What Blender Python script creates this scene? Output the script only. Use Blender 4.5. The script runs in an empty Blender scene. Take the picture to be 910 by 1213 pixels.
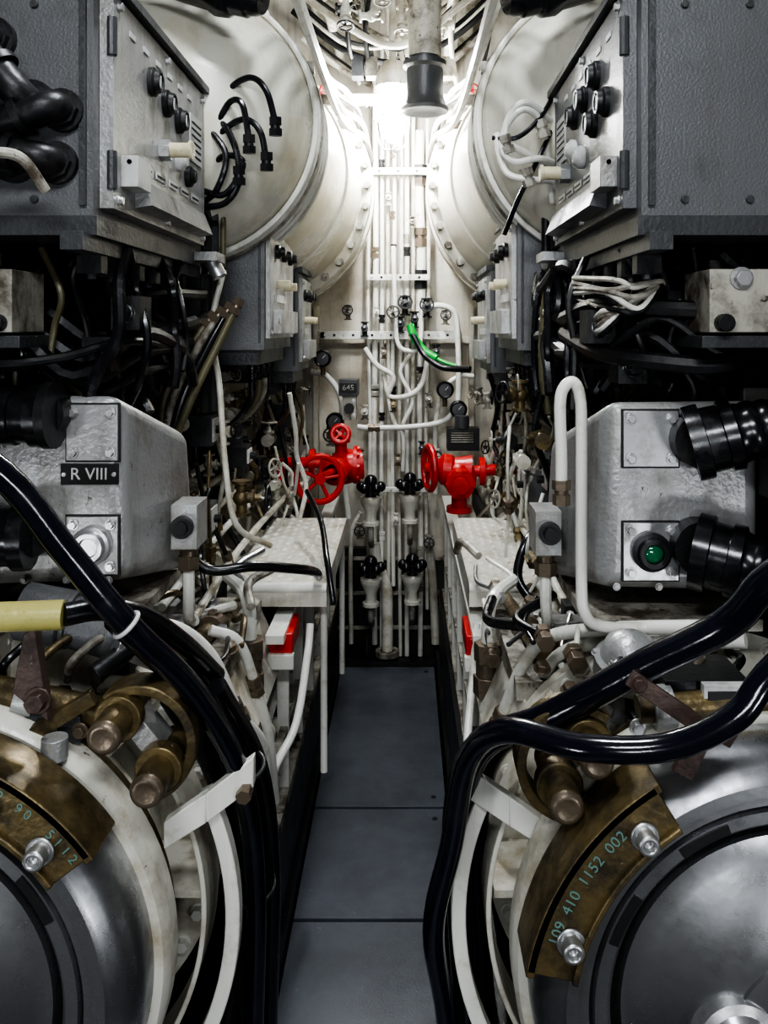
import bpy, math, random
from mathutils import Vector, Matrix
random.seed(7)
PI=math.pi
# ------------------------------------------------------------------ materials
def nm(m): 
    nt=m.node_tree; return nt,nt.nodes,nt.links
def paint(name,col,col2=None,rough=.45,scale=6,metal=0.0,bump=.15,bs=90,lo=.52,hi=.72,rough2=None,spec=.5,coat=0,chip=None,chips=30,cth=.66,grime=0):
    m=bpy.data.materials.new(name); m.use_nodes=True
    nt,N,L=nm(m); b=N['Principled BSDF']
    tc=N.new('ShaderNodeTexCoord')
    n1=N.new('ShaderNodeTexNoise'); n1.inputs['Scale'].default_value=scale; n1.inputs['Detail'].default_value=8; n1.inputs['Roughness'].default_value=.68
    L.new(tc.outputs['Object'],n1.inputs['Vector'])
    r=N.new('ShaderNodeValToRGB'); r.color_ramp.elements[0].position=lo; r.color_ramp.elements[1].position=hi
    L.new(n1.outputs['Fac'],r.inputs['Fac'])
    mx=N.new('ShaderNodeMix'); mx.data_type='RGBA'
    c2=col2 or [c*.75 for c in col]
    mx.inputs[6].default_value=(*col,1); mx.inputs[7].default_value=(*c2,1)
    L.new(r.outputs['Color'],mx.inputs[0])
    last=mx.outputs[2]
    if chip:
        nc=N.new('ShaderNodeTexNoise'); nc.inputs['Scale'].default_value=chips; nc.inputs['Detail'].default_value=10; nc.inputs['Roughness'].default_value=.75
        L.new(tc.outputs['Object'],nc.inputs['Vector'])
        rc=N.new('ShaderNodeValToRGB'); rc.color_ramp.elements[0].position=cth; rc.color_ramp.elements[1].position=cth+.035
        L.new(nc.outputs['Fac'],rc.inputs['Fac'])
        m2=N.new('ShaderNodeMix'); m2.data_type='RGBA'; m2.inputs[7].default_value=(*chip,1)
        L.new(last,m2.inputs[6]); L.new(rc.outputs['Color'],m2.inputs[0]); last=m2.outputs[2]
    if grime:
        mp=N.new('ShaderNodeMapping'); mp.inputs['Scale'].default_value=(26,26,2.2); L.new(tc.outputs['Object'],mp.inputs['Vector'])
        ns=N.new('ShaderNodeTexNoise'); ns.inputs['Scale'].default_value=1; ns.inputs['Detail'].default_value=6; ns.inputs['Roughness'].default_value=.6; L.new(mp.outputs[0],ns.inputs['Vector'])
        rs=N.new('ShaderNodeValToRGB'); rs.color_ramp.elements[0].position=.52; rs.color_ramp.elements[1].position=.78; L.new(ns.outputs['Fac'],rs.inputs['Fac'])
        ml=N.new('ShaderNodeMath'); ml.operation='MULTIPLY'; ml.inputs[1].default_value=grime; L.new(rs.outputs['Color'],ml.inputs[0])
        m3=N.new('ShaderNodeMix'); m3.data_type='RGBA'; m3.inputs[7].default_value=(.11,.085,.055,1); L.new(ml.outputs[0],m3.inputs[0]); L.new(last,m3.inputs[6]); last=m3.outputs[2]
    n3=N.new('ShaderNodeTexNoise'); n3.inputs['Scale'].default_value=2.3; n3.inputs['Detail'].default_value=3
    L.new(tc.outputs['Object'],n3.inputs['Vector'])
    mr=N.new('ShaderNodeMapRange'); mr.inputs['To Min'].default_value=.6; mr.inputs['To Max'].default_value=1.25
    L.new(n3.outputs['Fac'],mr.inputs['Value'])
    hs=N.new('ShaderNodeHueSaturation'); L.new(mr.outputs[0],hs.inputs['Value']); L.new(last,hs.inputs['Color'])
    L.new(hs.outputs['Color'],b.inputs['Base Color'])
    b.inputs['Metallic'].default_value=metal
    rr=N.new('ShaderNodeMapRange'); rr.inputs['To Min'].default_value=rough; rr.inputs['To Max'].default_value=rough2 if rough2 is not None else min(1,rough+.2)
    L.new(r.outputs['Color'],rr.inputs['Value']); L.new(rr.outputs[0],b.inputs['Roughness'])
    b.inputs['Specular IOR Level'].default_value=spec
    b.inputs['Coat Weight'].default_value=coat
    if bump>0:
        n2=N.new('ShaderNodeTexNoise'); n2.inputs['Scale'].default_value=bs; n2.inputs['Detail'].default_value=3
        L.new(tc.outputs['Object'],n2.inputs['Vector'])
        bp=N.new('ShaderNodeBump'); bp.inputs['Strength'].default_value=bump; bp.inputs['Distance'].default_value=.004
        L.new(n2.outputs['Fac'],bp.inputs['Height']); L.new(bp.outputs['Normal'],b.inputs['Normal'])
    return m
def emit(name,col,s):
    m=bpy.data.materials.new(name); m.use_nodes=True
    b=m.node_tree.nodes['Principled BSDF']; b.inputs['Base Color'].default_value=(*col,1)
    b.inputs['Emission Color'].default_value=(*col,1); b.inputs['Emission Strength'].default_value=s
    return m
DK=(.045,.032,.022)
CREAM=paint('cream_paint',(.70,.68,.60),(.38,.32,.22),.3,9,bump=.18,lo=.48,hi=.68,chip=DK,chips=24,cth=.635,grime=.45)
CREAMW=paint('cream_pipe_paint',(.78,.77,.71),(.44,.39,.29),.28,13,bump=.1,lo=.54,hi=.72,chip=DK,chips=40,cth=.665,grime=.2)
TUBE=paint('tube_cream_paint',(.73,.71,.62),(.58,.49,.29),.26,2.6,bump=.1,lo=.50,hi=.74,chip=(.20,.15,.08),chips=14,cth=.70,grime=.22)
CREAMD=paint('dirty_cream_paint',(.44,.42,.36),(.08,.062,.045),.42,11,bump=.25,lo=.43,hi=.62,chip=DK,chips=30,cth=.60,grime=.4)
GREY=paint('hammered_grey_paint',(.15,.153,.158),(.105,.105,.108),.4,14,metal=.25,bump=.22,bs=230,chip=(.34,.34,.34),chips=18,cth=.71,grime=.3)
GREYD=paint('dark_grey_paint',(.06,.062,.065),(.03,.03,.032),.4,12,bump=.3,bs=120)
CAST=paint('cast_alloy_grey',(.42,.42,.415),(.25,.235,.205),.34,9,metal=.4,bump=.3,bs=130,lo=.47,hi=.70,chip=(.09,.07,.05),chips=26,cth=.63,grime=.5)
STEEL=paint('machined_steel',(.60,.61,.63),(.28,.28,.29),.22,6,metal=.92,bump=.05,bs=60,rough2=.42,lo=.40,hi=.64,chip=(.12,.11,.10),chips=22,cth=.67)
STEELB=paint('bright_steel',(.58,.58,.58),(.28,.26,.24),.34,20,metal=.85,bump=.08)
BRASS=paint('aged_bronze',(.20,.15,.07),(.055,.044,.03),.34,16,metal=.5,bump=.35,bs=80,lo=.42,hi=.64,chip=(.33,.31,.27),chips=30,cth=.65)
NUT=paint('brown_fitting',(.19,.15,.11),(.07,.055,.04),.34,20,metal=.5,bump=.25)
BLACK=paint('black_rubber',(.009,.009,.011),(.022,.022,.024),.22,12,bump=.06,rough2=.42,spec=.6)
BLACKM=paint('matt_black',(.012,.012,.013),(.032,.029,.027),.42,12,bump=.2)
HOSE=paint('blue_black_hose',(.007,.008,.015),(.018,.019,.027),.15,9,bump=.05,rough2=.32,spec=.8)
RED=paint('red_enamel',(.60,.014,.012),(.30,.008,.008),.28,12,bump=.1,chip=(.07,.012,.01),chips=50,cth=.635)
RUST=paint('rusty_lever',(.09,.058,.048),(.04,.03,.026),.45,18,metal=.3,bump=.3,chip=(.25,.22,.2),chips=30,cth=.66)
FLOORM=paint('floor_grey_paint',(.105,.115,.135),(.068,.076,.09),.32,5,bump=.18,bs=200,lo=.38,hi=.66,rough2=.5,chip=(.19,.195,.205),chips=26,cth=.635)
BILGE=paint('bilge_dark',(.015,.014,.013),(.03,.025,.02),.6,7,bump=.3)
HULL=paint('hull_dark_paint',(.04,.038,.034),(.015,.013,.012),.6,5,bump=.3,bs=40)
WALLC=paint('bulkhead_cream',(.60,.57,.49),(.36,.29,.20),.42,4,bump=.15,lo=.45,hi=.68,chip=DK,chips=16,cth=.635,grime=.6)
OLIVE=paint('olive_cable',(.13,.115,.065),(.05,.042,.026),.4,12,bump=.2)
GREEN=paint('green_tape',(.01,.38,.05),(.01,.24,.04),.35,12,bump=.05)
YGREEN=paint('yellow_sleeve',(.44,.40,.14),(.25,.21,.08),.35,15,bump=.2,chip=(.08,.06,.03),chips=30,cth=.62)
LENS=paint('green_lens',(.0,.16,.06),(.0,.10,.04),.08,12,bump=0,coat=1)
LABEL=paint('label_plate',(.58,.58,.56),(.38,.37,.34),.4,25,bump=.05)
IVORY=paint('ivory_bakelite',(.66,.60,.42),(.45,.38,.22),.35,20,bump=.05)
INK=paint('ink_dark',(.01,.01,.01),(.02,.02,.02),.5,10,bump=0)
TEAL=paint('teal_stamp',(.14,.25,.22),(.07,.13,.11),.5,10,bump=0)
BULB=emit('lamp_glass',(.97,.99,1),340)
# ------------------------------------------------------------------ builder
class B:
    def __init__(s): s.v=[];s.f=[];s.mi=[];s.ms=[]
    def m(s,mat):
        if mat not in s.ms: s.ms.append(mat)
        return s.ms.index(mat)
    def add(s,vs,fs,mat):
        o=len(s.v); k=s.m(mat); s.v+= [tuple(p) for p in vs]
        for f in fs: s.f.append([i+o for i in f]); s.mi.append(k)
    def hexa(s,p,mat):
        s.add(p,[(0,3,2,1),(4,5,6,7),(0,1,5,4),(1,2,6,5),(2,3,7,6),(3,0,4,7)],mat)
    def box(s,x0,x1,y0,y1,z0,z1,mat):
        x0,x1=sorted((x0,x1));y0,y1=sorted((y0,y1));z0,z1=sorted((z0,z1))
        s.hexa([(x0,y0,z0),(x1,y0,z0),(x1,y1,z0),(x0,y1,z0),(x0,y0,z1),(x1,y0,z1),(x1,y1,z1),(x0,y1,z1)],mat)
    def cbox(s,c,d,mat,rot=None):
        pts=[]
        for z in(-.5,.5):
            for x,y in((-.5,-.5),(.5,-.5),(.5,.5),(-.5,.5)):
                p=Vector((x*d[0],y*d[1],z*d[2]))
                if rot: p=rot@p
                pts.append(p+Vector(c))
        s.hexa(pts,mat)
    def bar(s,p0,p1,w,t,mat,up=(0,0,1)):
        p0=Vector(p0);p1=Vector(p1);d=(p1-p0).normalized();u=Vector(up)
        a=d.cross(u)
        if a.length<.01: a=d.cross(Vector((1,0,0)))
        a.normalize(); u=a.cross(d).normalized()
        q=[]
        for p in(p0,p1):
            q+=[p-a*w/2-u*t/2,p+a*w/2-u*t/2,p+a*w/2+u*t/2,p-a*w/2+u*t/2]
        s.hexa(q,mat)
    def lathe(s,o,ax,prof,mat,n=28,a0=0,a1=2*PI):
        o=Vector(o);ax=Vector(ax).normalized()
        u=ax.orthogonal().normalized() if abs(ax.y)<.99 else Vector((1,0,0))
        w=ax.cross(u).normalized()
        full=abs(a1-a0-2*PI)<1e-4; m=n if full else n+1
        vs=[];fs=[]
        for t,r in prof:
            for i in range(m):
                a=a0+(a1-a0)*i/n
                vs.append(o+ax*t+(u*math.cos(a)+w*math.sin(a))*max(r,1e-5))
        for j in range(len(prof)-1):
            for i in range(n):
                k=(i+1)%m
                fs.append((j*m+i,j*m+k,(j+1)*m+k,(j+1)*m+i))
        s.add(vs,fs,mat)
    def cyl(s,p0,p1,r,mat,r1=None,n=18):
        p0=Vector(p0);p1=Vector(p1);L=(p1-p0).length
        if L<1e-6:return
        r1=r if r1 is None else r1
        s.lathe(p0,p1-p0,[(0,0),(0,r),(L,r1),(L,0)],mat,n)
    def sph(s,c,r,mat,n=16,sc=1,ax=(0,0,1)):
        s.lathe(c,ax,[(-r*sc*math.cos(PI*i/8),r*math.sin(PI*i/8)) for i in range(9)],mat,n)
    def tor(s,c,ax,R,r,mat,n=36,k=8,a0=0,a1=2*PI):
        s.lathe(c,ax,[(r*math.sin(2*PI*i/k),R+r*math.cos(2*PI*i/k)) for i in range(k+1)],mat,n,a0,a1)
    def tube(s,path,r,mat,n=10,sub=6,cap=True):
        P=[Vector(p) for p in path]
        if len(P)>2 and sub>1:
            Q=[P[0]*2-P[1]]+P+[P[-1]*2-P[-2]];R=[]
            for i in range(1,len(Q)-2):
                a,b_,c,d=Q[i-1],Q[i],Q[i+1],Q[i+2]
                for j in range(sub):
                    t=j/sub
                    R.append(.5*((2*b_)+(c-a)*t+(2*a-5*b_+4*c-d)*t*t+(3*b_-a-3*c+d)*t**3))
            R.append(P[-1]);P=R
        T=[(P[min(i+1,len(P)-1)]-P[max(i-1,0)]).normalized() for i in range(len(P))]
        u=T[0].orthogonal().normalized();vs=[];fs=[]
        for i,p in enumerate(P):
            u=(u-T[i]*u.dot(T[i]))
            u=u.normalized() if u.length>1e-4 else T[i].orthogonal().normalized()
            w=T[i].cross(u)
            for j in range(n):
                a=2*PI*j/n; vs.append(p+(u*math.cos(a)+w*math.sin(a))*r)
        for i in range(len(P)-1):
            for j in range(n):
                k=(j+1)%n; fs.append((i*n+j,i*n+k,(i+1)*n+k,(i+1)*n+j))
        if cap:
            fs.append(tuple(range(n))[::-1]); fs.append(tuple((len(P)-1)*n+j for j in range(n)))
        s.add(vs,fs,mat)
    def arc(s,cx,cz,r0,r1,a0,a1,y0,y1,mat,n=16):
        a0=math.radians(a0);a1=math.radians(a1);vs=[];fs=[]
        for i in range(n+1):
            a=a0+(a1-a0)*i/n;c,q=math.cos(a),math.sin(a)
            for (r,y) in((r0,y0),(r1,y0),(r1,y1),(r0,y1)): vs.append((cx+r*c,y,cz+r*q))
        for i in range(n):
            for j in range(4):
                k=(j+1)%4; fs.append((i*4+j,(i+1)*4+j,(i+1)*4+k,i*4+k))
        fs.append((0,1,2,3)); fs.append(tuple(n*4+j for j in(3,2,1,0)))
        s.add(vs,fs,mat)
    def bolt(s,p,ax,r,mat,h=None):
        p=Vector(p);ax=Vector(ax).normalized();h=h or r*.9
        s.cyl(p,p+ax*h*.25,r*1.35,mat,n=14); s.cyl(p,p+ax*h*1.2,r,mat,n=6)
    def socket(s,p,ax,r,mat,h):
        p=Vector(p);ax=Vector(ax).normalized()
        s.cyl(p,p+ax*.004,r*1.4,mat,n=20)
        s.lathe(p,ax,[(0,r),(h*.9,r),(h,r*.9),(h,r*.5),(h*.6,r*.5),(h*.6,0)],mat,20)
    def wheel(s,c,ax,R,mat,r=None,sp=5):
        c=Vector(c);ax=Vector(ax).normalized();r=r or R*.13
        s.tor(c,ax,R,r,mat,32,10)
        u=ax.orthogonal().normalized();w=ax.cross(u)
        for i in range(sp):
            a=2*PI*i/sp; d=u*math.cos(a)+w*math.sin(a)
            s.cyl(c-ax*r*.3,c+d*R,r*.6,mat,n=8)
        s.cyl(c-ax*R*.2,c+ax*R*.25,R*.24,mat,n=14)
    def valve(s,c,ax,k,mat,wm,side=None):
        c=Vector(c);ax=Vector(ax).normalized();sd=Vector(side) if side else ax.orthogonal().normalized()
        s.cyl(c-sd*k*1.6,c+sd*k*1.6,k*.55,mat,n=14)
        for q in(-1.6,1.6):
            s.cyl(c+sd*k*(q-.15),c+sd*k*(q+.15),k*.95,mat,n=16)
        s.sph(c,k*.85,mat,14)
        s.lathe(c,ax,[(0,k*.6),(k*1.0,k*.5),(k*1.0,k*.85),(k*1.3,k*.85),(k*1.35,k*.4),(k*2,k*.3),(k*2,0)],mat,16)
        s.cyl(c+ax*k*1.9,c+ax*k*2.7,k*.15,STEELB,n=8)
        if wm: s.wheel(c+ax*k*2.6,ax,k*1.15,wm)
    def fitting(s,p,d,r,mat=None):
        mat=mat or NUT
        p=Vector(p);d=Vector(d).normalized()
        s.cyl(p-d*r*2.2,p-d*r*.4,r*1.5,mat,n=6); s.cyl(p-d*r*.4,p+d*r*.4,r*1.15,mat,n=14); s.cyl(p+d*r*.4,p+d*r*2,r*1.6,mat,n=6)
    def gland(s,p,d,r,L,mat=None):
        mat=mat or BLACK
        pr=[(0,0),(0,r*1.12),(L*.14,r*1.12),(L*.15,r*.98),(L*.30,r*.96),(L*.31,r*1.05),(L*.42,r*1.05),(L*.44,r*.9)]
        for i in range(3):
            t=.5+i*.14; q=.88-.06*i; pr+=[(L*t,r*(q-.03)),(L*(t+.03),r*q),(L*(t+.08),r*q),(L*(t+.11),r*(q-.03))]
        pr+=[(L,r*.66),(L,0)]
        s.lathe(p,d,pr,mat,28)
    def out(s,name,bevel=0,parent=None,ang=35):
        me=bpy.data.meshes.new(name); me.from_pydata(s.v,[],s.f)
        for m in s.ms: me.materials.append(m)
        me.polygons.foreach_set('material_index',s.mi)
        me.polygons.foreach_set('use_smooth',[True]*len(me.polygons))
        import bmesh
        bm=bmesh.new(); bm.from_mesh(me); bmesh.ops.recalc_face_normals(bm,faces=bm.faces); bm.to_mesh(me); bm.free()
        me.update(); me.set_sharp_from_angle(angle=math.radians(ang))
        o=bpy.data.objects.new(name,me); bpy.context.scene.collection.objects.link(o)
        if bevel:
            md=o.modifiers.new('bevel','BEVEL'); md.width=bevel; md.segments=2; md.limit_method='ANGLE'; md.angle_limit=math.radians(40)
        if parent: o.parent=parent
        return o
def text(body,loc,rot,size,mat,parent,name='lettering'):
    c=bpy.data.curves.new(name,'FONT'); c.body=body; c.size=size; c.extrude=.0008; c.align_x='CENTER'; c.align_y='CENTER'
    o=bpy.data.objects.new(name,c); bpy.context.scene.collection.objects.link(o); o.location=loc; o.rotation_euler=rot
    c.materials.append(mat); o.parent=parent; return o
# ------------------------------------------------------------------ shell
b=B(); b.box(-1.35,1.35,-1.3,3.8,-.22,-.18,BILGE); b.out('floor')
b=B()
b.box(-1.35,1.35,3.75,3.82,-.22,3.0,WALLC)
b.box(-1.35,1.35,3.70,3.75,1.34,1.37,WALLC)
for x in(-.32,.36): b.box(x-.01,x+.01,3.68,3.75,.0,1.5,WALLC)
b.out('wall_far')
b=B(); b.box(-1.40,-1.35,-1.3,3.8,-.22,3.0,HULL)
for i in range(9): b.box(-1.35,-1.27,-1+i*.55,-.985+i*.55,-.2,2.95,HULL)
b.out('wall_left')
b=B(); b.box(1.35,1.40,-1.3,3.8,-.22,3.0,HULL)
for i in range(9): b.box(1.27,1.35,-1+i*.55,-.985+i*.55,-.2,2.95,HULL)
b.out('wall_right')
b=B(); b.box(-1.4,1.4,-1.35,-1.3,-.22,3.0,CREAMD); b.out('wall_back')
b=B(); b.box(-1.4,1.4,-1.3,3.8,2.95,3.0,CREAMD)
for i in range(9): b.box(-1.35,1.35,-1+i*.55,-.98+i*.55,2.87,2.95,CREAMD)
b.out('ceiling')
for i,(y0,y1) in enumerate(((.3,1.994),(2.006,2.464),(2.476,3.5))):
    b=B(); b.box(-.195,.19,y0,y1,-.022,0,FLOORM)
    for (dx,dy) in((.155,y1-.05),(.155,y0+.05)):
        b.cyl((dx,dy,0),(dx,dy,.0012),.008,INK,n=14)
    b.out('floor_plate',.0025)
b=B()
for s in(-1,1):
    b.box(s*.200,s*.212,.3,3.55,-.18,.05,BLACKM)
    b.box(s*.212,s*.235,.3,3.55,-.18,.30,BLACKM)
for y in(.5,1.1,1.7,2.0,2.47,3.2): b.box(-.2,.2,y-.02,y+.02,-.18,-.03,BLACKM)
b.box(-.21,.21,3.505,3.55,-.18,.02,BLACKM)
b.out('walkway_support_frame')
# ------------------------------------------------------------------ upper tubes
def upper_tube(s):
    cx=-.51 if s<0 else .61; cz=1.93
    b=B(); o=(cx,0,cz); ax=(0,1,0)
    dome=[(2.20-.30*math.cos(PI/2*i/12),.345*math.sin(PI/2*i/12)) for i in range(13)]
    b.lathe(o,ax,dome+[(2.42,.345),(2.60,.352),(2.80,.37),(2.98,.40),(3.12,.42),(3.13,.455),(3.2,.455),(3.2,.44),(3.27,.44),(3.27,.46),(3.35,.46),(3.36,.42),(3.75,.42)],TUBE,96)
    b.lathe(o,ax,[(3.205,.441),(3.205,.444),(3.265,.444),(3.265,.441)],CREAMD,72)
    for i in range(36):
        a=2*PI*i/36; x=cx+.438*math.cos(a); z=cz+.438*math.sin(a)
        b.bolt((x,3.13,z),(0,-1,0),.013,CREAMD,.024)
    for i,y in enumerate((2.16,2.19,2.22,2.25,2.285,2.32,2.36,2.40)):
        b.tor((cx,y,cz),ax,.352+.003*(i%3),.008,[CREAMW,CREAMW,CREAMD,CREAMW][i%4],72,8)
    b.lathe(o,ax,[(2.86,.36),(2.86,.388),(2.90,.392),(2.90,.37)],TUBE,60)
    ss=-1 if s>0 else 1
    for k in range(4):
        a=math.radians(18+k*8); R=.385+.010*k
        x=cx+ss*R*math.cos(a); z=cz+R*math.sin(a)
        b.tube([(x,1.3,z),(x,2.2,z+.01),(x+ss*.015,2.75,z+.02),(x+ss*.068,3.1,z+.05),(x+ss*.07,3.72,z+.07)],.010,[CREAMW,CREAM,BLACKM,CREAMW][k],n=8)
    for k in range(3):
        a=math.radians(62+k*7)
        x=cx+ss*.40*math.cos(a); z=cz+.40*math.sin(a)
        b.tube([(x,1.3,z),(x,2.3,z),(x,3.0,z+.04),(x,3.7,z+.06)],.011,[BLACKM,CREAM,BLACKM][k],n=8)
    # small lug brackets holding the thin pipes
    for k,y in enumerate((2.25,2.6,2.95)):
        a=math.radians(28); R=.355+.02*k
        b.cbox((cx+ss*R*math.cos(a),y,cz+R*math.sin(a)),(.05,.02,.03),CREAMD)
    b.out('upper_torpedo_tube')
upper_tube(-1);upper_tube(1)
# ------------------------------------------------------------------ upper control cabinets
def cabinet(s):
    X=.41 if s<0 else .434
    b=B()
    b.box(s*X,s*1.0,1.3,1.94,1.575,1.96,GREY)
    f=X-.022
    b.box(s*X,s*f,1.325,1.925,1.59,1.93,CAST if s<0 else GREY)
    b.box(s*(X+.02),s*(f-.012),1.29,1.96,1.935,1.95,GREYD)
    b.box(s*(X-.005),s*.99,1.30,1.93,1.545,1.575,GREYD)
    b.box(s*(X+.005),s*(X+.04),1.27,2.0,1.52,1.548,GREYD)
    b.box(s*(X-.055),s*(X+.02),1.90,1.99,1.555,1.575,CAST)
    for y in(1.35,1.62,1.9):
        for z in(1.605,1.915): b.bolt((s*f,y,z),(-s,0,0),.007,STEELB)
    for z in(1.65,1.86): b.cyl((s*(f+.002),1.325,z-.03),(s*(f+.002),1.325,z+.03),.008,GREYD,n=10)
    kn=[(1.52,1.845),(1.61,1.83),(1.70,1.82)] if s<0 else [(1.5,1.85),(1.6,1.835),(1.43,1.785),(1.69,1.825),(1.52,1.77)]
    for y,z in kn:
        b.lathe((s*f,y,z),(-s,0,0),[(0,.026),(.008,.026),(.012,.021),(.020,.019),(.020,.015),(.016,.014),(.016,0)],BLACKM,22)
        b.cbox((s*(f-.017),y,z),(.004,.004,.022),LABEL)
    for y,z in ([(1.70,1.74),(1.77,1.72)] if s<0 else [(1.62,1.73),(1.70,1.76)]):
        b.lathe((s*f,y,z),(-s,0,0),[(0,.022),(.01,.022),(.014,.016),(.02,.012),(.02,0)],LABEL if y<1.72 else BLACKM,20)
    ky,kz=(1.58,1.735) if s<0 else (1.76,1.725)
    b.cyl((s*f,ky,kz),(s*(f-.02),ky,kz),.02,STEELB,n=6)
    b.cyl((s*(f-.018),ky,kz),(s*(f-.055),ky,kz),.014,IVORY); b.cyl((s*(f-.055),ky,kz),(s*(f-.061),ky,kz),.018,IVORY)
    b.box(s*f,s*(f-.028),1.36,1.43,1.63,1.68,LABEL if s<0 else CAST)
    for yy in(1.372,1.418): b.cyl((s*(f-.014),1.36,1.67),(s*(f-.014),1.357,1.67),.004,INK,n=8)
    b.hexa([(s*f,1.43,1.605),(s*(f-.03),1.43,1.61),(s*(f-.03),1.88,1.61),(s*f,1.88,1.605),(s*f,1.43,1.655),(s*(f-.012),1.43,1.655),(s*(f-.012),1.88,1.655),(s*f,1.88,1.655)],CAST if s<0 else GREY)
    for i in range(5): b.box(s*(f-.001),s*(f-.003),1.46+i*.085,1.52+i*.085,1.675,1.69,LABEL)
    for i in range(5): b.box(s*(f-.003),s*(f-.004),1.465+i*.085,1.515+i*.085,1.68,1.684,INK)
    for i in range(6): b.box(s*f,s*(f-.002),1.40+i*.075,1.43+i*.075,1.885,1.895,LABEL)
    b.box(s*f,s*(f-.003),1.79,1.89,1.76,1.86,LABEL)
    for i in range(6): b.box(s*(f-.003),s*(f-.004),1.80,1.88,1.772+i*.014,1.776+i*.014,INK)
    b.box(s*(X+.01),s*(X+.02),1.292,1.30,1.59,1.94,GREYD)
    for x in(.5,.6,.75,.95): 
        for z in(1.6,1.9): b.cyl((s*x,1.3,z),(s*x,1.294,z),.006,GREYD,n=10)
    for i in range(6):
        y=1.36+i*.1; b.box(s*(X+.01),s*(X+.05),y,y+.03,1.49,1.52,BLACKM); b.bolt((s*(X+.03),y+.015,1.49),(0,0,-1),.008,GREYD)
    return b.out('upper_control_cabinet',.006)
cl=cabinet(-1);cr=cabinet(1)
def elbow(p,d,q,r,name='cable_elbow_plug'):
    p=Vector(p);d=Vector(d).normalized();q=Vector(q).normalized()
    b=B(); b.cyl(p,p+d*r*.6,r*1.5,BLACKM,n=24); b.cyl(p+d*r*.6,p+d*r*1.1,r*1.25,BLACKM,n=8)
    b.tube([p+d*r,p+d*r*1.6,p+d*r*2.1+q*r*.5,p+d*r*2.2+q*r*1.5,p+d*r*2.2+q*r*2.2],r,BLACKM,n=18)
    e=p+d*r*2.2+q*r*2
    b.lathe(e,q,[(0,0),(0,r*1.35),(r*.5,r*1.35),(r*.55,r*1.1),(r*1.6,r*.95),(r*1.6,r*.7),(r*6,r*.62),(r*6,0)],BLACKM,24)
    b.out(name)
elbow((-.50,1.3,1.745),(0,-1,0),(-.6,0,.75),.024)
elbow((-.455,1.3,1.735),(0,-1,0),(-.9,0,-.35),.022)
elbow((-.465,1.3,1.655),(0,-1,0),(-.95,0,.15),.022)
elbow((-.56,1.3,1.845),(0,-1,0),(-.5,0,-.8),.022)
elbow((-.53,1.3,1.66),(0,-1,0),(-.7,0,.6),.024)
b=B(); b.tube([(-.60,1.15,1.635),(-.54,1.16,1.635),(-.50,1.17,1.645),(-.47,1.19,1.64),(-.45,1.22,1.60)],.008,CREAMD)
for i in range(5): b.tube([(-.66,1.22,1.86-.04*i),(-.60,1.19,1.83-.035*i),(-.55,1.2,1.76-.02*i),(-.56,1.22,1.68-.01*i),(-.64,1.24,1.62)],.011,BLACK,n=10)
b.out('signal_cable_cluster')
# ------------------------------------------------------------------ second row cabinets
def cab2(s,x,y0,y1,z0,z1):
    b=B(); b.box(s*x,s*(x+.30),y0,y1,z0,z1,GREY)
    f=x-.012; b.box(s*x,s*f,y0+.02,y1-.02,z0+.03,z1-.03,CAST)
    b.box(s*(x-.015),s*(x+.01),y0-.004,y1,z1-.012,z1+.006,GREYD)
    L=y1-y0;H=z1-z0
    for i in range(3): b.lathe((s*f,y0+L*(.25+.25*i),z1-H*.25),(-s,0,0),[(0,.02),(.01,.02),(.014,.014),(.026,.012),(.026,0)],BLACKM,18)
    for i in range(2): b.cyl((s*f,y0+L*(.3+.3*i),z1-H*.5),(s*(f-.035),y0+L*(.3+.3*i),z1-H*.5),.012,IVORY,n=14)
    b.box(s*f,s*(f-.022),y0+L*.15,y1-L*.15,z0+H*.12,z0+H*.3,CAST)
    b.box(s*f,s*(f-.003),y0+L*.2,y0+L*.6,z0+H*.36,z0+H*.42,LABEL)
    for yy in(y0+.035,y1-.035):
        for zz in(z0+.045,z1-.045): b.bolt((s*f,yy,zz),(-s,0,0),.006,STEELB)
    b.box(s*(x+.02),s*(x+.28),y0+.02,y1-.02,z0-.04,z0,GREYD)
    b.box(s*(x+.01),s*(x+.016),y0-.003,y0,z0+.02,z1-.02,GREYD)
    for xx in(x+.03,x+.16): b.cyl((s*xx,y0,z1-.03),(s*xx,y0-.005,z1-.03),.006,STEELB,n=8)
    for i in range(4):
        yy=y0+L*(.2+.2*i); b.gland((s*(x+.05),yy,z0-.03),(0,0,-1),.014,.06)
        b.tube([(s*(x+.05),yy,z0-.08),(s*(x+.055),yy,z0-.14),(s*(x+.10),yy+.01,z0-.2),(s*(x+.18),yy+.02,z0-.26)],.009,[BLACK,OLIVE,CREAMD,BLACK][i],n=8)
    b.out('relay_cabinet',.004)
cab2(-1,.30,2.22,2.72,1.345,1.705); cab2(-1,.285,2.80,3.10,1.26,1.60)
cab2(1,.36,2.18,2.62,1.345,1.705); cab2(1,.345,2.70,3.08,1.26,1.60)
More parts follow.
